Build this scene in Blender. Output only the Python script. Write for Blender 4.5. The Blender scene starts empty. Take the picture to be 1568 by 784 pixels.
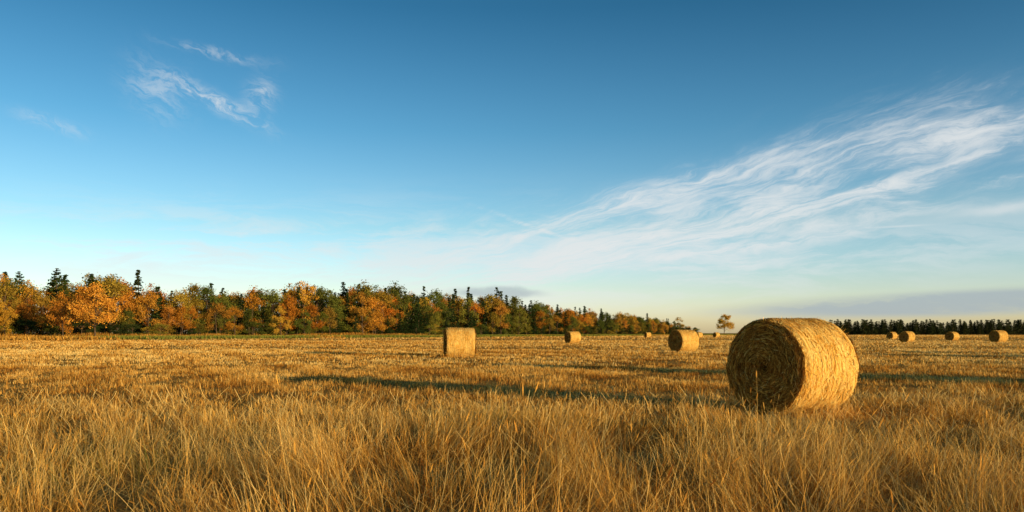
import bpy, math, numpy as np
from mathutils import Vector
rng = np.random.default_rng(7)
R = math.radians
FPX, CX, HY, CH = 1230.0, 784.0, 510.0, 1.25
SUN_EL = 6.0
SUN_AZ = 130.5      # clockwise from +Y

scene = bpy.context.scene
scene.view_settings.view_transform = 'Standard'
scene.view_settings.look = 'None'
scene.view_settings.exposure = 0
col = scene.collection

# ------------------------------------------------------------------ helpers
def noise2(x, y, scale, seed):
    r = np.random.default_rng(seed)
    G = 256
    g = r.random((G, G))
    u = x / scale; v = y / scale
    i = np.floor(u).astype(int); j = np.floor(v).astype(int)
    fu = u - i; fv = v - j
    fu = fu * fu * (3 - 2 * fu); fv = fv * fv * (3 - 2 * fv)
    a = g[i % G, j % G]; b = g[(i + 1) % G, j % G]; c = g[i % G, (j + 1) % G]; d = g[(i + 1) % G, (j + 1) % G]
    return (a * (1 - fu) + b * fu) * (1 - fv) + (c * (1 - fu) + d * fu) * fv

def gz(x, y):
    return (noise2(x, y, 7.0, 1) - .5) * 0.07 + (noise2(x, y, 2.3, 2) - .5) * 0.04

def quads_mesh(name, verts, quads, attrs=None, mats=None, matidx=None, smooth=False):
    me = bpy.data.meshes.new(name)
    nv, nq = len(verts), len(quads)
    me.vertices.add(nv)
    me.vertices.foreach_set('co', np.ascontiguousarray(verts, dtype=np.float32).ravel())
    me.loops.add(nq * 4)
    me.loops.foreach_set('vertex_index', np.ascontiguousarray(quads, dtype=np.int32).ravel())
    me.polygons.add(nq)
    me.polygons.foreach_set('loop_start', np.arange(0, nq * 4, 4, dtype=np.int32))
    if matidx is not None:
        me.polygons.foreach_set('material_index', np.ascontiguousarray(matidx, dtype=np.int32))
    me.polygons.foreach_set('use_smooth', np.full(nq, smooth, dtype=bool))
    me.update(calc_edges=True)
    for k, a in (attrs or {}).items():
        at = me.attributes.new(k, 'FLOAT', 'POINT')
        at.data.foreach_set('value', np.ascontiguousarray(a, dtype=np.float32))
    for m in mats or []:
        me.materials.append(m)
    return me

def strips(P, W, taper):
    n, k, _ = P.shape
    w = W[:, None, :] * taper[None, :, None]
    V = np.stack([P - w, P + w], axis=2).reshape(n * k * 2, 3)
    b = ((np.arange(n) * k * 2)[:, None] + (np.arange(k - 1) * 2)[None, :]).ravel()
    return V, np.stack([b, b + 1, b + 3, b + 2], axis=1)

def strips_w(P, W):
    n, k, _ = P.shape
    V = np.stack([P - W, P + W], axis=2).reshape(n * k * 2, 3)
    b = ((np.arange(n) * k * 2)[:, None] + (np.arange(k - 1) * 2)[None, :]).ravel()
    return V, np.stack([b, b + 1, b + 3, b + 2], axis=1)

class Build:
    def __init__(s): s.v = []; s.q = []; s.a = {}; s.m = []; s.n = 0
    def add(s, V, Q, m=0, **attrs):
        s.v.append(V); s.q.append(Q + s.n); s.m.append(np.full(len(Q), m)); s.n += len(V)
        for k, a in attrs.items(): s.a.setdefault(k, []).append(a)
    def mesh(s, name, mats, smooth=False):
        return quads_mesh(name, np.concatenate(s.v), np.concatenate(s.q),
                          {k: np.concatenate(a) for k, a in s.a.items()}, mats, np.concatenate(s.m), smooth)

def obj(name, data, parent=None, loc=(0, 0, 0), rot=(0, 0, 0), scale=(1, 1, 1)):
    o = bpy.data.objects.new(name, data)
    o.location = loc; o.rotation_euler = rot; o.scale = scale
    col.objects.link(o)
    if parent: o.parent = parent
    return o

class NT:
    def __init__(s, tree): s.t = tree; s.n = tree.nodes; s.l = tree.links; s.n.clear()
    def new(s, typ, **kw):
        nd = s.n.new(typ)
        for k, v in kw.items(): setattr(nd, k, v)
        return nd
    def inp(s, sock, v):
        if isinstance(v, bpy.types.NodeSocket): s.l.new(v, sock)
        else: sock.default_value = v
    def m(s, op, a, b=None, c=None, clamp=False):
        nd = s.new('ShaderNodeMath', operation=op, use_clamp=clamp)
        for i, v in enumerate((a, b, c)):
            if v is not None: s.inp(nd.inputs[i], v)
        return nd.outputs[0]
    def comb(s, x, y, z=0.0):
        nd = s.new('ShaderNodeCombineXYZ')
        for i, v in enumerate((x, y, z)): s.inp(nd.inputs[i], v)
        return nd.outputs[0]
    def noise(s, vec, scale=1, detail=4, rough=.5, dist=0, lac=2.0):
        nd = s.new('ShaderNodeTexNoise')
        s.inp(nd.inputs['Vector'], vec)
        nd.inputs['Scale'].default_value = scale; nd.inputs['Detail'].default_value = detail
        nd.inputs['Roughness'].default_value = rough; nd.inputs['Distortion'].default_value = dist
        nd.inputs['Lacunarity'].default_value = lac
        return nd.outputs['Fac']
    def smooth(s, v, lo, hi, a=0., b=1.):
        nd = s.new('ShaderNodeMapRange', interpolation_type='SMOOTHSTEP')
        s.inp(nd.inputs[0], v)
        for i, q in enumerate((lo, hi, a, b)): nd.inputs[i + 1].default_value = q
        return nd.outputs[0]
    def ramp(s, v, stops, interp='LINEAR'):
        nd = s.new('ShaderNodeValToRGB'); s.inp(nd.inputs[0], v)
        nd.color_ramp.interpolation = interp
        e = nd.color_ramp.elements
        while len(e) < len(stops): e.new(0.5)
        for el, (p, c) in zip(e, stops):
            el.position = p; el.color = (*c, 1)
        return nd.outputs[0]
    def mix(s, f, a, b, typ='MIX'):
        nd = s.new('ShaderNodeMix', data_type='RGBA', blend_type=typ)
        s.inp(nd.inputs[0], f)
        for i, v in ((6, a), (7, b)):
            s.inp(nd.inputs[i], (*v, 1) if isinstance(v, tuple) and len(v) == 3 else v)
        return nd.outputs[2]

def new_mat(name):
    m = bpy.data.materials.new(name); m.use_nodes = True
    return m, NT(m.node_tree)

def leafy_shader(nt, colour, transl=0.25):
    d = nt.new('ShaderNodeBsdfDiffuse'); nt.inp(d.inputs[0], colour)
    t = nt.new('ShaderNodeBsdfTranslucent'); nt.inp(t.inputs[0], colour)
    mx = nt.new('ShaderNodeMixShader'); mx.inputs[0].default_value = transl
    nt.l.new(d.outputs[0], mx.inputs[1]); nt.l.new(t.outputs[0], mx.inputs[2])
    o = nt.new('ShaderNodeOutputMaterial'); nt.l.new(mx.outputs[0], o.inputs[0])

# ------------------------------------------------------------------ camera
cam = bpy.data.cameras.new('camera')
cam.sensor_width = 36; cam.lens = FPX / 1568 * 36
cam.shift_y = (HY - 392) / 1568
cam.clip_start = 0.1; cam.clip_end = 20000
co = obj('camera', cam, loc=(0, 0, CH), rot=(R(90), 0, 0))
scene.camera = co

def P(px, depth):
    return (px - CX) / FPX * depth, depth

# ------------------------------------------------------------------ sun
sd = bpy.data.lights.new('sun', 'SUN'); sd.energy = 5.0; sd.angle = R(0.5); sd.color = (1.0, .70, .32)
to_sun = Vector((math.sin(R(SUN_AZ)) * math.cos(R(SUN_EL)), math.cos(R(SUN_AZ)) * math.cos(R(SUN_EL)), math.sin(R(SUN_EL))))
so = obj('sun', sd, loc=(30, -30, 20)); so.rotation_euler = (-to_sun).to_track_quat('-Z', 'Y').to_euler()

# ------------------------------------------------------------------ world
w = bpy.data.worlds.new('World'); scene.world = w; w.use_nodes = True
w.cycles.sampling_method = 'NONE'
nt = NT(w.node_tree)
tc = nt.new('ShaderNodeTexCoord')
sep = nt.new('ShaderNodeSeparateXYZ'); nt.l.new(tc.outputs['Generated'], sep.inputs[0])
X, Y, Z = sep.outputs
D = 180 / math.pi
az = nt.m('MULTIPLY', nt.m('ARCTAN2', X, Y), D)
el = nt.m('MULTIPLY', nt.m('ARCSINE', Z), D)
sky = nt.new('ShaderNodeTexSky', sky_type='NISHITA')
sky.sun_disc = False; sky.sun_elevation = R(SUN_EL); sky.sun_rotation = R(SUN_AZ)
sky.altitude = 0; sky.air_density = 1.0; sky.dust_density = 0.6; sky.ozone_density = 1.5
elc = nt.m('DIVIDE', el, 40.0, clamp=True)
tint = nt.ramp(elc, [(0, (.27, .305, .48)), (1.5 / 40, (.25, .29, .465)), (3.3 / 40, (.21, .252, .38)), (7.4 / 40, (.145, .208, .27)), (14 / 40, (.074, .155, .212)),
                     (22 / 40, (.032, .100, .145)), (1, (.017, .052, .075))])
skyc = nt.mix(1.0, nt.mix(1.0, sky.outputs[0], tint, 'MULTIPLY'), (10., 10., 10.), 'MULTIPLY')

def ang(px, py):
    u = (px - CX) / FPX; v = (HY - py) / FPX
    a = math.atan(u)
    return a * D, math.atan(v * math.cos(a)) * D

def blob(px, py, sx, sy, rot=0, tw=None):
    a0, e0 = ang(px, py)
    da = nt.m('SUBTRACT', az, a0); de = nt.m('SUBTRACT', el, e0)
    c, s_ = math.cos(R(rot)), math.sin(R(rot))
    s = nt.m('ADD', nt.m('MULTIPLY', da, c), nt.m('MULTIPLY', de, s_))
    t = nt.m('SUBTRACT', nt.m('MULTIPLY', de, c), nt.m('MULTIPLY', da, s_))
    if tw is not None: t = nt.m('ADD', t, tw)
    q = nt.m('ADD', nt.m('POWER', nt.m('ABSOLUTE', nt.m('DIVIDE', s, sx)), 2.0), nt.m('POWER', nt.m('ABSOLUTE', nt.m('DIVIDE', t, sy)), 2.0))
    return nt.m('POWER', 2.718, nt.m('MULTIPLY', q, -1.0)), s, t

warp = nt.m('SUBTRACT', nt.noise(nt.comb(nt.m('MULTIPLY', az, .10), nt.m('MULTIPLY', el, .3)), 1, 3), .5)
warpb = nt.m('SUBTRACT', nt.noise(nt.comb(nt.m('MULTIPLY', az, .3), nt.m('MULTIPLY', el, .5), 7.7), 1, 4, .6), .5)
wp = nt.m('ADD', nt.m('MULTIPLY', warp, 2.4), nt.m('MULTIPLY', warpb, .9))
band, bs, bt = blob(1150, 318, 25, 3.3, 12.5)
fan = nt.m('MAXIMUM', nt.m('ADD', 1.0, nt.m('MULTIPLY', bs, .024)), .42)
bt2 = nt.m('DIVIDE', nt.m('ADD', bt, wp), fan)
fib = nt.noise(nt.comb(nt.m('MULTIPLY', bs, .10), nt.m('MULTIPLY', bt2, .50), 4.3), 1, 7, .62, .35)
fine = nt.noise(nt.comb(nt.m('MULTIPLY', bs, .20), nt.m('MULTIPLY', bt2, 1.7), 9.1), 1, 6, .7, .9)
dens = nt.m('ADD', nt.m('MULTIPLY', fib, .66), nt.m('MULTIPLY', fine, .34))
d1 = nt.m('MULTIPLY', nt.smooth(nt.m('ADD', dens, nt.m('MULTIPLY', band, .10)), .50, .76), nt.smooth(band, .0, .6))
d1 = nt.m('MULTIPLY', d1, 1.25)
veil = nt.m('MULTIPLY', nt.smooth(band, .0, .9), nt.m('MULTIPLY', nt.smooth(fib, .3, .6), .30))
st = None
for px, py, sx, sy, ro, wgt in ((1130, 352, 8, .26, 11, 1.5), (1215, 318, 7, .30, 9, 1.2), (1400, 270, 5, .34, 14, 1.2), (1290, 248, 6, .5, 20, .6),
                                (1480, 205, 6, .55, 15, .9), (930, 378, 8, .32, 13, 1.4), (1000, 300, 7, .4, 15, .8), (1060, 392, 8, .28, 8, 1.2),
                                (850, 415, 8, .36, 9, 1.1), (835, 355, 3.4, .12, -19, .7), (700, 400, 8, .35, 6, .6)):
    b_, _, _ = blob(px, py, sx, sy, ro, nt.m('MULTIPLY', wp, .45))
    b_ = nt.m('MULTIPLY', b_, wgt)
    st = b_ if st is None else nt.m('ADD', st, b_)
st = nt.m('MULTIPLY', st, nt.smooth(fine, .34, .64, .1, 1.))
nl = nt.noise(nt.comb(nt.m('MULTIPLY', az, .09), nt.m('MULTIPLY', nt.m('ADD', el, nt.m('MULTIPLY', warpb, 1.2)), .6), 5.5), 1, 7, .66, .5)
lowb, _, _ = blob(420, 385, 24, 2.4, 2)
d2 = nt.m('MULTIPLY', nt.m('MULTIPLY', nt.smooth(nl, .42, .64), lowb), .95)
lowr, _, _ = blob(1100, 415, 24, 2.0, 5)
d2b = nt.m('MULTIPLY', nt.m('MULTIPLY', nt.smooth(nl, .38, .62), lowr), .65)
w1, s1, t1 = blob(330, 155, 2.8, .42, -24, nt.m('MULTIPLY', warpb, 1.3))
wn = nt.noise(nt.comb(nt.m('MULTIPLY', s1, .45), nt.m('MULTIPLY', nt.m('ADD', t1, warpb), 1.6), 1.1), 1, 6, .68, .9)
w2, _, _ = blob(240, 140, 1.6, 1.3, -35, nt.m('MULTIPLY', warpb, 3.))
w3, _, _ = blob(398, 150, .8, 1.1, -20, nt.m('MULTIPLY', warpb, 3.))
w4, _, _ = blob(330, 80, 2.6, .3, -6, nt.m('MULTIPLY', warpb, 1.5))
w5, _, _ = blob(80, 190, 1.6, .35, -15, warpb)
ww = nt.m('ADD', nt.m('ADD', nt.m('MULTIPLY', w1, 1.1), nt.m('MULTIPLY', w2, .45)), nt.m('ADD', nt.m('MULTIPLY', w3, .6), nt.m('ADD', nt.m('MULTIPLY', w4, .4), nt.m('MULTIPLY', w5, .4))))
d3 = nt.m('MULTIPLY', ww, nt.smooth(wn, .38, .66, .03, 1.))
w6, s6, t6 = blob(1540, 317, 2.4, .35, 4, nt.m('MULTIPLY', warpb, .8))
w7, _, _ = blob(1370, 347, 1.6, .06, 0)
d4 = nt.m('ADD', nt.m('MULTIPLY', w6, .8), nt.m('MULTIPLY', w7, .5))
tot = nt.m('ADD', nt.m('ADD', nt.m('ADD', d1, nt.m('ADD', veil, st)), nt.m('ADD', d2, d2b)), nt.m('ADD', d3, d4))
tot = nt.m('MULTIPLY', nt.m('SUBTRACT', 1.0, nt.m('POWER', 2.718, nt.m('MULTIPLY', tot, -1.1))), .97)
c1 = nt.mix(tot, skyc, (7.9, 8.1, 8.1))
g1, _, _ = blob(1500, 463, 17, .9, 1.5)
g2, _, _ = blob(760, 448, 3.6, .45, 0, nt.m('MULTIPLY', warpb, .8))
gd = nt.m('MULTIPLY', nt.m('ADD', nt.smooth(g1, .25, .75), nt.m('MULTIPLY', nt.smooth(g2, .2, .8), .8), clamp=True), nt.smooth(nl, .3, .55, .45, .85))
c2 = nt.mix(gd, c1, (3.9, 4.6, 5.0))
bg = nt.new('ShaderNodeBackground'); nt.l.new(c2, bg.inputs[0]); bg.inputs[1].default_value = .1
wo = nt.new('ShaderNodeOutputWorld'); nt.l.new(bg.outputs[0], wo.inputs[0])

# ------------------------------------------------------------------ ground
gm, nt = new_mat('stubble_ground')
geo = nt.new('ShaderNodeNewGeometry'); pos = geo.outputs['Position']
n1 = nt.noise(pos, .35, 4, .6); n2 = nt.noise(pos, 9, 3, .7)
f = nt.m('ADD', nt.m('MULTIPLY', n1, .6), nt.m('MULTIPLY', n2, .4))
c = nt.ramp(f, [(.3, (.20, .105, .025)), (.5, (.42, .235, .06)), (.7, (.66, .41, .12))])
bs_ = nt.new('ShaderNodeBsdfDiffuse'); nt.l.new(c, bs_.inputs[0])
bmp = nt.new('ShaderNodeBump'); bmp.inputs['Strength'].default_value = 1; bmp.inputs['Distance'].default_value = .25
nt.l.new(nt.noise(pos, 4, 4, .7), bmp.inputs['Height']); nt.l.new(bmp.outputs[0], bs_.inputs['Normal'])
o = nt.new('ShaderNodeOutputMaterial'); nt.l.new(bs_.outputs[0], o.inputs[0])
def axis_coords(lim, n, p):
    t = np.linspace(-1, 1, n); return np.sign(t) * np.abs(t) ** p * lim
gx = axis_coords(9000, 261, 3.2); gy = axis_coords(9000, 261, 3.2) + 12
GX, GY = np.meshgrid(gx, gy, indexing='ij')
gv = np.stack([GX.ravel(), GY.ravel(), gz(GX.ravel(), GY.ravel())], 1)
n_ = len(gy); ii, jj = np.meshgrid(np.arange(len(gx) - 1), np.arange(n_ - 1), indexing='ij')
b = (ii * n_ + jj).ravel()
me = quads_mesh('field', gv, np.stack([b, b + n_, b + n_ + 1, b + 1], 1), mats=[gm], smooth=True)
obj('stubble_field_ground', me)

# ------------------------------------------------------------------ grass
gr, nt = new_mat('dry_grass')
at = nt.new('ShaderNodeAttribute', attribute_name='rnd').outputs['Fac']
ag = nt.new('ShaderNodeAttribute', attribute_name='green').outputs['Fac']
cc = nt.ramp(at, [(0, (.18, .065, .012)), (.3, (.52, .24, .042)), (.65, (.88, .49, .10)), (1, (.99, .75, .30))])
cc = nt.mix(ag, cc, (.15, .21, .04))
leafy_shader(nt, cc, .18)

def blades(bd, x, y, L, wd, lean, azm, bend, k, rnd, green, z0=0.0, root=.0, tp=.8):
    n = len(x)
    t = np.linspace(0, 1, k)
    th = lean[:, None] + bend[:, None] * t[None, :]
    ds = np.diff(t)[None, :] * L[:, None]
    thm = (th[:, 1:] + th[:, :-1]) / 2
    h = np.concatenate([np.zeros((n, 1)), np.cumsum(np.sin(thm) * ds, 1)], 1)
    z = np.concatenate([np.zeros((n, 1)), np.cumsum(np.cos(thm) * ds, 1)], 1)
    ca, sa = np.cos(azm)[:, None], np.sin(azm)[:, None]
    Pp = np.stack([x[:, None] + h * ca, y[:, None] + h * sa, gz(x, y)[:, None] - .02 + z0 + np.maximum(z, 0.03 * t)], 2)
    tw = azm + np.pi / 2 + rng.normal(0, .6, n)
    Wv = np.stack([np.cos(tw), np.sin(tw), np.zeros(n)], 1) * wd[:, None] * .5
    V, Q = strips(Pp, Wv, 1 - tp * t ** 1.6)
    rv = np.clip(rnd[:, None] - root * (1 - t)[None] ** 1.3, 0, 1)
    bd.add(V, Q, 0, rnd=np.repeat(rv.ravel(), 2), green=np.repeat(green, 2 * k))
    return Pp, Wv

BALES = [  # px, depth, yaw (axis azimuth from +Y clockwise), scale
    (1213, 13.15, 54, 1.0), (704, 42.5, 80, 1.03), (877, 98, 62, 1.0), (1047, 54.5, 62, 1.0),
    (992, 225, 70, 1.0), (1070, 205, 60, 1.0), (1097, 240, 60, 1.0),
    (1366, 165, 62, 1.0), (1389, 108, 60, 1.0), (1458, 128, 60, 1.0), (1529, 108, 70, 1.1)]
bales_xy = [(*P(px, d), s) for px, d, yw, s in BALES]
def clear(x, y):
    k = np.ones(len(x), bool)
    for bx, by, s in bales_xy[:5]:
        k &= (x - bx) ** 2 + (y - by) ** 2 > (.62 * s) ** 2
    return k

bd = Build()
zones = [(3.2, 9, 1400, 4), (9, 16, 880, 3), (16, 30, 380, 2), (30, 60, 120, 2), (60, 130, 24, 2), (130, 460, 1.6, 2)]
for d0, d1_, rho, k in zones:
    A = .8 * (d1_ ** 2 - d0 ** 2) + 3 * (d1_ - d0)
    n = int(A * rho)
    y = np.sqrt(rng.random(n) * (d1_ ** 2 - d0 ** 2) + d0 ** 2)
    x = (rng.random(n) * 2 - 1) * (.74 * y + 1.3)
    cl = noise2(x, y, .16, 11) * .4 + noise2(x, y, .55, 12) * .6
    cl = np.clip((cl - .5) * 2.3 + .5, 0, 1)
    keep = (rng.random(n) < .06 + 1.35 * cl) & clear(x, y)
    x, y, cl = x[keep], y[keep], cl[keep]; n = len(x)
    big = noise2(x, y * .6, 6, 13); med = noise2(x, y * .7, 1.8, 18)
    row = .5 + .5 * np.sin((x * .905 + y * .425) * 2 * np.pi / 3.2 + noise2(x, y, 9, 21) * 2)
    Lb = np.interp(y, [3, 7, 9, 12, 15, 22, 60, 130, 460], [.36, .31, .24, .16, .12, .105, .10, .14, .30])
    L = Lb * (.25 + 1.0 * cl + .35 * big + .3 * med) * rng.uniform(.35, 1.35, n) * (1 - .3 * row * (y > 16))
    px_m = y / FPX * 1568 / 1024
    wd = np.maximum(rng.uniform(.002, .005, n), px_m * rng.uniform(.28, .62, n) * (1.25 if d0 > 29 else 1))
    flow = noise2(x, y, 1.3, 14) * 2 * np.pi * 1.5
    azm = flow + rng.normal(0, .8, n)
    if d0 < 14:
        lean = np.abs(rng.normal(.5, .48, n)); fall = rng.random(n) < .28; bend = np.abs(rng.normal(.75, .7, n))
    else:
        lean = np.abs(rng.normal(.25, .25, n)); fall = rng.random(n) < .08; bend = np.abs(rng.normal(.3, .3, n))
    lean[fall] = rng.uniform(1.0, 1.5, fall.sum())
    rnd = np.clip(rng.normal(.55, .30, n) - .05 * (y < 11) + (cl - .5) * .3 + (noise2(x, y, 1.2, 19) - .5) * .45 + (noise2(x, y, 3.0, 15) - .5) * .45 + (noise2(x, y * .5, 25, 17) - .5) * .35 + (row - .5) * .28 * (y > 15), 0, 1)
    gn_ = np.clip((noise2(x, y, 1.7, 16) - .46) * 3, 0, 1) * (y < 12) * (.3 + .6 * (x < 0))
    green = np.where(rng.random(n) < .55, gn_ * rng.random(n), 0)
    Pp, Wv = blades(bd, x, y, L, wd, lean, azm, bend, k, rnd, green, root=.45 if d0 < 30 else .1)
    if d0 < 16:
        sel = np.where((rng.random(n) < .035) & (~fall))[0]; m = len(sel)
        L2 = L[sel] * 1.35 + .05
        Pq, Wq = blades(bd, x[sel] + .01, y[sel], L2, wd[sel] * .6, lean[sel] * .7, azm[sel], bend[sel] * .8, 4, rnd[sel] * .8 + .1, green[sel] * 0)
        tip = Pq[:, -1]; dr = tip - Pq[:, -2]; dr /= np.linalg.norm(dr, axis=1)[:, None]
        hp = tip[:, None, :] + dr[:, None, :] * (np.array([-.02, .01, .035, .055])[None, :, None])
        V, Q = strips(hp, Wv[sel] / np.linalg.norm(Wv[sel], axis=1)[:, None] * .004, np.array([.3, 1, .8, .15]))
        bd.add(V, Q, 0, rnd=np.repeat(rnd[sel] * .6, 8), green=np.zeros(m * 8))
        sel = np.where(rng.random(n) < .055)[0]; m = len(sel)
        blades(bd, x[sel] + rng.normal(0, .03, m), y[sel], rng.uniform(.2, .55, m) * np.interp(y[sel], [3, 16], [1, .6]), np.maximum(.0045, px_m[sel] * .62), rng.uniform(.6, 1.25, m), rng.random(m) * 6.28,
               rng.normal(.3, .4, m), 4, rng.uniform(.75, 1, m), np.zeros(m), z0=.03, tp=.4)
obj('dry_grass', bd.mesh('dry_grass', [gr]))

# ------------------------------------------------------------------ hay bale
hb, nt = new_mat('bale_body')
tcn = nt.new('ShaderNodeTexCoord'); ob = tcn.outputs['Object']
sp = nt.new('ShaderNodeSeparateXYZ'); nt.l.new(ob, sp.inputs[0])
th = nt.m('ARCTAN2', sp.outputs[1], sp.outputs[2])
rr = nt.m('SQRT', nt.m('ADD', nt.m('POWER', sp.outputs[1], 2.0), nt.m('POWER', sp.outputs[2], 2.0)))
nn = nt.noise(nt.comb(nt.m('MULTIPLY', th, 2.0), nt.m('MULTIPLY', rr, 40.0), nt.m('MULTIPLY', sp.outputs[0], 40.0)), 1, 5, .7)
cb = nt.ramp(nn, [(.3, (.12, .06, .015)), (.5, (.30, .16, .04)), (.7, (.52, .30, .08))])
pb = nt.new('ShaderNodeBsdfDiffuse'); nt.l.new(cb, pb.inputs[0])
bmp = nt.new('ShaderNodeBump'); bmp.inputs['Strength'].default_value = .8; bmp.inputs['Distance'].default_value = .03
nt.l.new(nn, bmp.inputs['Height']); nt.l.new(bmp.outputs[0], pb.inputs['Normal'])
o = nt.new('ShaderNodeOutputMaterial'); nt.l.new(pb.outputs[0], o.inputs[0])
hs, nt = new_mat('bale_straw')
at = nt.new('ShaderNodeAttribute', attribute_name='rnd').outputs['Fac']
leafy_shader(nt, nt.ramp(at, [(0, (.14, .055, .011)), (.35, (.46, .205, .033)), (.7, (.94, .53, .095)), (1, (.99, .78, .28))]), .08)

RB, LB = .75, 1.5
hl = LB / 2
def rad(x, th):
    r = RB * (1 + .018 * np.sin(2 * th + .6) + .012 * np.sin(3 * th + x * 2)) + (noise2(x + 5, th * .7 + 9, .16, 31) - .5) * .035
    e = np.clip((np.abs(x) - (hl - .12)) / .12, 0, 1)
    r = r * (1 - .07 * e ** 2)
    return r + .006 * np.sin(x * 2 * np.pi / .11)
def facex(r, th):
    w_ = noise2(r * 3 + 3, th * .8 + 20, .7, 35) * 5
    sp_ = np.sin(r * 2 * np.pi / .085 - th + w_)
    return hl + .013 * sp_ + (noise2(r * 1.0 + 3, th + 20, .3, 33) - .5) * .07 + (noise2(r + 3, th + 20, .12, 36) - .5) * .03 - .07 * np.exp(-(r / .08) ** 2) - .05 * np.clip((r - RB * .88) / (RB * .12), 0, 1) ** 2
def make_bale(name, ns, nf, seed):
    r_ = np.random.default_rng(seed); bd = Build()
    na, nx = 144, 40
    ths = np.linspace(0, 2 * np.pi, na + 1); xs = np.linspace(-hl + .03, hl - .03, nx)
    T, Xx = np.meshgrid(ths, xs, indexing='ij')
    def rad2(x, t):
        a = rad(x, t); b_ = rad(x, t - 2 * np.pi); f = np.clip((t - 5.2) / 1.0832, 0, 1); return a * (1 - f) + b_ * f
    rr = rad2(Xx.ravel(), T.ravel())
    V = np.stack([Xx.ravel(), rr * np.sin(T.ravel()), rr * np.cos(T.ravel())], 1)
    i, j = np.meshgrid(np.arange(na), np.arange(nx - 1), indexing='ij'); b = (i * nx + j).ravel()
    bd.add(V, np.stack([b, b + 1, b + nx + 1, b + nx], 1), 0, rnd=np.zeros(len(V)))
    for sg in (-1, 1):
        nr = 50
        f = np.linspace(0, 1, nr)
        T, F = np.meshgrid(ths, f, indexing='ij'); T = T.ravel(); F = F.ravel()
        rim = rad2(np.full_like(T, sg * (hl - .03)), T)
        r = F * rim
        x = facex(r, T); fx = facex(r, T - 2 * np.pi); g = np.clip((T - 5.2) / 1.0832, 0, 1); x = x * (1 - g) + fx * g
        x = np.where(F > .999, hl - .03, x)
        V = np.stack([sg * x, r * np.sin(T), r * np.cos(T)], 1)
        i, j = np.meshgrid(np.arange(na), np.arange(nr - 1), indexing='ij'); b = (i * nr + j).ravel()
        bd.add(V, np.stack([b, b + 1, b + nr + 1, b + nr], 1), 0, rnd=np.zeros(len(V)))
    k = 6; t = np.linspace(-.5, .5, k)
    n = ns
    th0 = r_.random(n) * 2 * np.pi; x0 = r_.uniform(-hl + .03, hl - .03, n); ln = r_.uniform(.12, .5, n)
    a = r_.normal(0, .17, n); wild = r_.random(n) < .22; a[wild] = r_.normal(0, .7, wild.sum())
    S = t[None] * ln[:, None]
    x = np.clip(x0[:, None] + S * np.sin(a)[:, None], -hl + .01, hl - .01); th = th0[:, None] + S * np.cos(a)[:, None] / RB
    lift = r_.uniform(.001, .016, n)[:, None] + np.where(wild, .010, 0)[:, None] * np.abs(t)[None] * 3
    rr = rad2(x, np.mod(th, 2 * np.pi)) + lift
    Pp = np.stack([x, rr * np.sin(th), rr * np.cos(th)], 2)
    hw = r_.uniform(.002, .0055, n)
    W = np.stack([np.cos(a)[:, None] * np.ones_like(th), -np.sin(a)[:, None] * np.cos(th), np.sin(a)[:, None] * np.sin(th)], 2) * hw[:, None, None]
    V, Q = strips_w(Pp, W)
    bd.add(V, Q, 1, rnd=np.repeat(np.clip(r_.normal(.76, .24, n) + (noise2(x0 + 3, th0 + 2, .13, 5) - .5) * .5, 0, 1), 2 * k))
    for xx_ in np.arange(-hl + .08, hl - .05, .085):
        tt = np.linspace(0, 2 * np.pi, 121)
        xq = xx_ + .006 * np.sin(tt * 3 + xx_ * 20)
        rq = rad2(xq, np.mod(tt, 2 * np.pi - 1e-6)) + .016
        Pp = np.stack([xq, rq * np.sin(tt), rq * np.cos(tt)], 1)[None]
        W = np.zeros_like(Pp); W[..., 0] = .003
        V, Q = strips_w(Pp, W); bd.add(V, Q, 1, rnd=np.full(len(V), .95))
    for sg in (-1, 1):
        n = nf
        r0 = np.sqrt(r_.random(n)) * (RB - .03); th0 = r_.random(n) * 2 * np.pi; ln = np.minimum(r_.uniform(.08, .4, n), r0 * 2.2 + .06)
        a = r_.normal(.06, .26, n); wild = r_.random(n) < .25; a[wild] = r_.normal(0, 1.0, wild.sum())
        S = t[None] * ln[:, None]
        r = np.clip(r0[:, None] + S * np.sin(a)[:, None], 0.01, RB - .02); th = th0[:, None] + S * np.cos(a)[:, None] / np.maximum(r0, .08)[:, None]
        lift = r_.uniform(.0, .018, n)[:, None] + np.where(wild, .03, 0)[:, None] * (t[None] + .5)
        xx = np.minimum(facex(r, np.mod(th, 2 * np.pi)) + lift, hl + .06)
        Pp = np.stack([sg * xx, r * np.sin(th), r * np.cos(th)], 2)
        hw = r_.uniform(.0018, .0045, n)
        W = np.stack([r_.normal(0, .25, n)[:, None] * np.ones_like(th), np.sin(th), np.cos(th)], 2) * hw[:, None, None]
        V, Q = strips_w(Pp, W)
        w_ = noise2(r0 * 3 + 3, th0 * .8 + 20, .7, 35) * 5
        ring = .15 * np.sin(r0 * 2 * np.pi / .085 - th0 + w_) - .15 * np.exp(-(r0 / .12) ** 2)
        bd.add(V, Q, 1, rnd=np.repeat(np.clip(r_.normal(.28, .26, n) + ring, 0, 1), 2 * k))  # end straw darker, more so in grooves: weathering plus shade put into colour
    n = 1100
    sg = np.where(r_.random(n) < .5, -1, 1); th0 = r_.random(n) * 2 * np.pi; edge = r_.random(n) < .5
    x0 = np.where(edge, sg * (hl - r_.random(n) * .05), r_.uniform(-hl, hl, n)); r0 = np.where(edge, RB * .95, RB * .99)
    dirv = np.stack([r_.normal(0, .6, n) + edge * sg * .4, np.sin(th0) + r_.normal(0, .8, n), np.cos(th0) + r_.normal(0, .8, n)], 1)
    dirv /= np.linalg.norm(dirv, axis=1)[:, None]
    p0 = np.stack([x0, r0 * np.sin(th0), r0 * np.cos(th0)], 1)
    tt = np.linspace(0, 1, 3)
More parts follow.
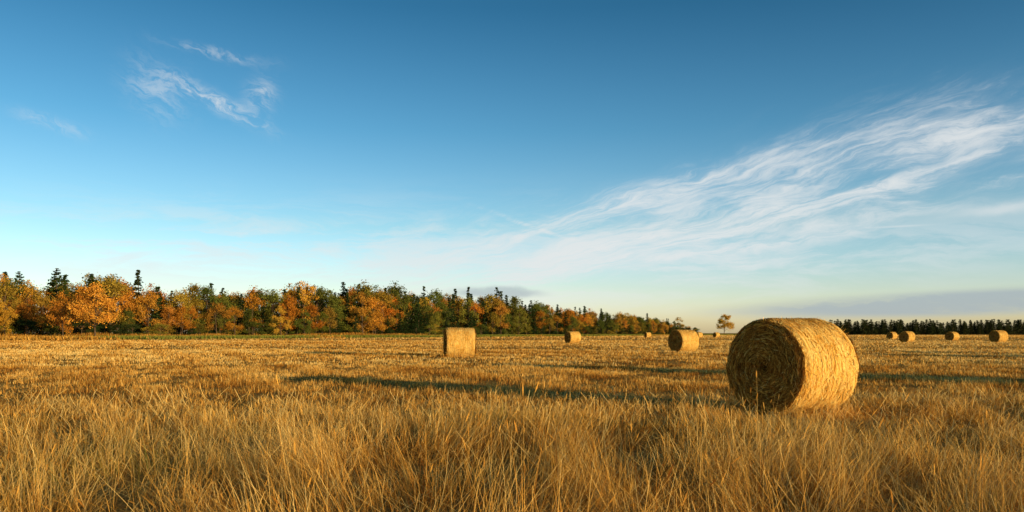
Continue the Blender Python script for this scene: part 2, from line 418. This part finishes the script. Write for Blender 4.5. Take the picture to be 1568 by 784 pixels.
    Pp = p0[:, None] + dirv[:, None] * tt[None, :, None] * r_.uniform(.03, .10, n)[:, None, None]
    W = r_.normal(0, 1, (n, 3)); W /= np.linalg.norm(W, axis=1)[:, None]
    V, Q = strips(Pp, W * .003, np.array([1, .9, .4]))
    bd.add(V, Q, 1, rnd=np.repeat(r_.random(n), 6))
    return bd.mesh(name, [hb, hs], False)

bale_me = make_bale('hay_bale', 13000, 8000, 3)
def bale(x, y, yw, s=1.0, z=0.0, roll=0.0):
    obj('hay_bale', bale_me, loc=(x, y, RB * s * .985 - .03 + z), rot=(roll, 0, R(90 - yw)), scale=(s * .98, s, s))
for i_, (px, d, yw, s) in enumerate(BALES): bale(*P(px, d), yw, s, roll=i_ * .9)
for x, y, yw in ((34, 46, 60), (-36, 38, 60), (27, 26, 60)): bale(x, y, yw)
for x, y in ((18.6, 15.6), (34, 36), (60, 60), (24.5, 9)):  # unseen bale stacks, added for the long shadow bands across the field
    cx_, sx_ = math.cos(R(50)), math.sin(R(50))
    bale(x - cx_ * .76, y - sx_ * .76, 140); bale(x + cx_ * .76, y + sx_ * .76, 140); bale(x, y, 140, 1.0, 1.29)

# ------------------------------------------------------------------ trees
bark, nt = new_mat('bark')
geo = nt.new('ShaderNodeTexCoord')
cb = nt.ramp(nt.noise(geo.outputs['Object'], 6, 4, .6), [(.3, (.05, .035, .022)), (.7, (.17, .12, .08))])
pb = nt.new('ShaderNodeBsdfDiffuse'); nt.l.new(cb, pb.inputs[0])
o = nt.new('ShaderNodeOutputMaterial'); nt.l.new(pb.outputs[0], o.inputs[0])
leaf, nt = new_mat('foliage')
at = nt.new('ShaderNodeAttribute', attribute_name='rnd').outputs['Fac']
oi = nt.new('ShaderNodeObjectInfo')
k1 = nt.ramp(at, [(0, (.35, .38, .4)), (.5, (.9, .9, .9)), (1, (1.0, 1.0, 1.0))])
lc = nt.mix(1.0, oi.outputs['Color'], k1, 'MULTIPLY')
leafy_shader(nt, lc, .2)

def tube(bd, pts, r, ns=7):
    pts = np.array(pts, float); k = len(pts)
    r = np.array(r, float)
    d = np.gradient(pts, axis=0); d /= np.linalg.norm(d, axis=1)[:, None]
    up = np.where(np.abs(d[:, 2:3]) > .9, np.array([[1., 0, 0]]), np.array([[0, 0, 1.]]))
    a = np.cross(d, up); a /= np.linalg.norm(a, axis=1)[:, None]; b = np.cross(d, a)
    t = np.arange(ns) / ns * 2 * np.pi
    V = pts[:, None] + (a[:, None] * np.cos(t)[None, :, None] + b[:, None] * np.sin(t)[None, :, None]) * r[:, None, None]
    i, j = np.meshgrid(np.arange(k - 1), np.arange(ns), indexing='ij')
    q = np.stack([i * ns + j, i * ns + (j + 1) % ns, (i + 1) * ns + (j + 1) % ns, (i + 1) * ns + j], 2).reshape(-1, 4)
    bd.add(V.reshape(-1, 3), q, 0, rnd=np.zeros(k * ns))

def leaves(bd, C, size, r_, rnd, flat=0.0):
    n = len(C)
    a = r_.normal(0, 1, (n, 3)); a[:, 2] *= (1 - flat); a /= np.linalg.norm(a, axis=1)[:, None]
    b = r_.normal(0, 1, (n, 3)); b -= (b * a).sum(1)[:, None] * a; b /= np.linalg.norm(b, axis=1)[:, None]
    s = (size * r_.uniform(.6, 1.3, n))[:, None] * .5
    V = np.stack([C - a * s, C - b * s * .65, C + a * s, C + b * s * .65], 1).reshape(-1, 3)
    bd.add(V, np.arange(n * 4).reshape(n, 4), 1, rnd=np.repeat(rnd, 4))

def deciduous(seed, H=12., base=.22, width=.36, ncl=85, per=55, lsize=.32, nl_=15):
    r_ = np.random.default_rng(seed); bd = Build()
    lean = r_.normal(0, .4, 2)
    zz = np.linspace(-.2, H * .82, 7)
    pts = np.stack([lean[0] * (zz / H) ** 2 + r_.normal(0, .08, 7), lean[1] * (zz / H) ** 2 + r_.normal(0, .08, 7), zz], 1)
    tube(bd, pts, np.linspace(.2, .04, 7) * H / 12)
    lobes = []
    for i in range(nl_):
        h = r_.uniform(base, .88); aa = r_.random() * 6.283
        prof = math.sin(min(1, (h - base + .12) / (1.05 - base)) ** .75 * math.pi) ** .7
        rad_ = H * width * prof * r_.uniform(.5, 1.0)
        zc = h * H
        p0 = np.array([np.interp(zc * .75, zz, pts[:, 0]), np.interp(zc * .75, zz, pts[:, 1]), zc * .75])
        p2 = np.array([math.cos(aa) * rad_, math.sin(aa) * rad_, zc + rad_ * .25])
        p1 = (p0 + p2) / 2 + np.array([0, 0, .3])
        tube(bd, [p0, p1, p2], [.08 * H / 12, .05 * H / 12, .015], 5)
        lobes.append((p2, H * .085 * r_.uniform(.7, 1.4)))
    lobes.append((pts[-1] + [0, 0, H * .08], H * .09))
    for i in range(ncl):
        p, lr = lobes[r_.integers(len(lobes))]
        v = r_.normal(0, 1, 3); v /= np.linalg.norm(v)
        q = p + v * lr * r_.uniform(.3, 1.25) * np.array([1.1, 1.1, .95])
        q[2] = min(max(q[2], base * H * .8), H)
        m = int(per * r_.uniform(.4, 1.4))
        rc = H * .038 * r_.uniform(.6, 1.5)
        pts_ = q + r_.normal(0, 1, (m, 3)) * rc * np.array([1, 1, .75])
        leaves(bd, pts_, lsize, r_, np.clip(r_.normal(.55, .22, m) + r_.normal(0, .22), 0, 1))
    return bd.mesh('tree', [bark, leaf])

def spruce(seed, H=14., width=.17, n=70, sparse=1.0, base=.06, droop=.25):
    r_ = np.random.default_rng(seed); bd = Build()
    tube(bd, [(0, 0, -.2), (0.05, 0, H * .5), (0, 0, H)], [.2, .12, .02], 6)
    nb = int(n * 3 * sparse)
    for i in range(nb):
        f = base + (1 - base) * r_.random() ** 1.25
        z = f * H; Rr = H * width * (1 - f) ** .8 * r_.uniform(.55, 1.2) + .15
        aa = r_.random() * 6.283; d = np.array([math.cos(aa), math.sin(aa), 0])
        m = max(6, int(16 * Rr / 1.5)); u = r_.random(m) ** .7
        c = np.array([0, 0, z]) + d * (u * Rr)[:, None]
        c[:, 2] += -droop * Rr * u + .18 * Rr * u ** 2
        c += r_.normal(0, .09 + .06 * Rr, (m, 3)) * np.array([1, 1, .6])
        leaves(bd, c, .42, r_, np.clip(r_.normal(.45, .25, m), 0, 1), flat=.4)
    return bd.mesh('tree', [bark, leaf])

decs = [deciduous(s, 12, b_, w_) for s, b_, w_ in ((1, .2, .34), (2, .16, .27), (3, .25, .36), (4, .14, .22), (5, .2, .30), (6, .1, .20), (8, .08, .3))]
lone = deciduous(17, 12, .16, .42, 170, 55, .36, 26)
sprs = [spruce(11), spruce(12, width=.14), spruce(13, width=.2, sparse=.8), spruce(14, width=.12)]
pines = [spruce(21, 14, .2, 60, .55, .45, -.1), spruce(22, 14, .17, 60, .5, .5, .05)]
OR = [(.76, .34, .05), (.68, .28, .04), (.82, .43, .065), (.58, .27, .05), (.76, .39, .055)]
YE = [(.56, .38, .06), (.46, .32, .05), (.68, .43, .06), (.40, .26, .045)]
GR = [(.20, .21, .042), (.16, .18, .038), (.28, .26, .047), (.13, .155, .034)]
DK = [(.036, .064, .022), (.046, .078, .025), (.058, .086, .027)]
def jit(c):
    s = rng.uniform(.72, 1.15); return (c[0] * s * rng.uniform(.93, 1.07), c[1] * s * rng.uniform(.93, 1.07), c[2] * s, 1)
forest = obj('tree_line', None)
def tree(parent, me, x, y, H, H0, color, name='tree', wf=1.0):
    s = H / H0
    o = obj(name, me, parent, (x, y, 0), (0, 0, rng.random() * 6.28), (s * wf, s * wf, s)); o.color = color; return o
Pa = np.array([-110., 170.]); Pb = np.array([79., 450.]); dl = Pb - Pa; LL = np.linalg.norm(dl); u = dl / LL; nrm = np.array([-u[1], u[0]])
def ch(a): return a[rng.integers(len(a))]
s = -90.
while s < LL + 75:
    frac = s / LL
    for row in range(5):
        t = s + rng.uniform(-2.2, 2.2); off = row * 5.5 + rng.uniform(-2, 2) + 3 * math.sin(s * .05)
        p = Pa + u * t + nrm * off
        hf = np.interp(frac, [-.4, 0, .1, .2, .35, .5, .65, .8, 1.0, 1.1, 1.2], [1, 1.02, 1.1, 1.2, 1.30, 1.33, 1.18, 1.10, .92, .75, .5])
        hf *= .84 + .32 * noise2(np.array([s]), np.array([1.]), 9, 44)[0]
        warm = noise2(np.array([s]), np.array([row * 3.]), 18, 41)[0]
        left = frac < .16
        q = rng.random()
        if row == 0:
            if q < (.24 if left else .44): tree(forest, ch(sprs), *p, rng.uniform(4, 7.5) * hf, 14, jit(ch(DK)), 'spruce', 1.5)
            elif q < (.88 if left else .66): tree(forest, ch(decs), *p, rng.uniform(7, 11) * hf, 12, jit(ch(OR)), 'maple')
            elif q < .82: tree(forest, ch(decs), *p, rng.uniform(6, 10) * hf, 12, jit(ch(YE)), 'birch')
            else: tree(forest, ch(decs), *p, rng.uniform(5, 9) * hf, 12, jit(ch(GR)), 'alder')
        else:
            H = rng.uniform(9.0, 13.6) * hf
            po = .8 if left else (.12 + .6 * warm)
            if q < (.24 if left else .36): tree(forest, ch(sprs), *p, H * rng.uniform(.95, 1.15), 14, jit(ch(DK)), 'spruce', 1.2)
            elif q < .36 + .64 * po: tree(forest, ch(decs), *p, H * .97, 12, jit(ch(OR) if rng.random() < .62 else ch(YE)), 'maple')
            else: tree(forest, ch(decs), *p, H, 12, jit(ch(GR) if rng.random() < .68 else ch(YE)), 'birch')
    for q in range(3):
        p = Pa + u * (s + rng.uniform(-2, 2)) + nrm * (q * 7 + rng.uniform(-2, 3))
        tree(forest, ch(decs), *p, rng.uniform(2.5, 5), 12, jit(ch(GR + DK + DK + YE[:1])), 'shrub', 1.9)
    s += 4.0
for px, dd, H in ((8, 195, 16), (30, 198, 16.3), (86, 192, 16.6), (140, 196, 15.6), (100, 205, 16)):
    tree(forest, ch(pines), *P(px, dd), H, 14, jit(DK[1]), 'pine', 1.5)
far = obj('distant_forest', None)
xx = 232.
while xx < 500:
    for row in range(3):
        H = rng.uniform(8.5, 11.8)
        tree(far, ch(sprs), xx + rng.uniform(-2, 2), 600 + row * 7 + rng.uniform(-3, 3), H, 14, jit((.07, .09, .035)), 'spruce', 2.3)
    xx += 3.4
for px, dd, H, c, nm, wf, mm in ((1109, 520, 13.5, YE[2], 'maple_tree', 1.0, lone), (1040, 500, 11, YE[1], 'birch_tree', 1.1, decs[6]), (146, 160, 11.2, OR[2], 'maple_tree', 1, lone),
                         (96, 163, 9.6, OR[1], 'maple_tree', 1, decs[4]), (575, 262, 8.5, OR[0], 'maple_tree', 1.2, decs[0]), (872, 372, 8, OR[1], 'maple_tree', 1.2, decs[6])):
    tree(None, mm, *P(px, dd), H, 12, jit(c), nm, wf)

bd = Build()
n = 90000
t = rng.uniform(-100, LL + 90, n); off = -rng.uniform(3, 40, n)
Q_ = Pa[None] + u[None] * t[:, None] + nrm[None] * off[:, None]
g = np.where((noise2(t, off, 12, 51) > .22) & (t > 5), rng.uniform(.7, 1, n), rng.uniform(0, .3, n))
blades(bd, Q_[:, 0], Q_[:, 1], rng.uniform(.4, .85, n), rng.uniform(.15, .32, n), np.abs(rng.normal(.2, .2, n)), rng.random(n) * 6.28, rng.random(n) * .5, 2, rng.random(n) * .7, g)
n = 26000
t = rng.uniform(-100, 130, n); off = -rng.uniform(2, 9, n) * (.6 + .8 * noise2(t, t * 0, 15, 52))
Q_ = Pa[None] + u[None] * t[:, None] + nrm[None] * off[:, None]
blades(bd, Q_[:, 0], Q_[:, 1], rng.uniform(.6, 1.3, n) * (.5 + noise2(t, off, 6, 53)), rng.uniform(.08, .18, n), np.abs(rng.normal(.1, .15, n)), rng.random(n) * 6.28, rng.random(n) * .4, 3, rng.random(n) * .55, rng.random(n) * .25)
obj('field_margin_grass', bd.mesh('field_margin', [gr]))
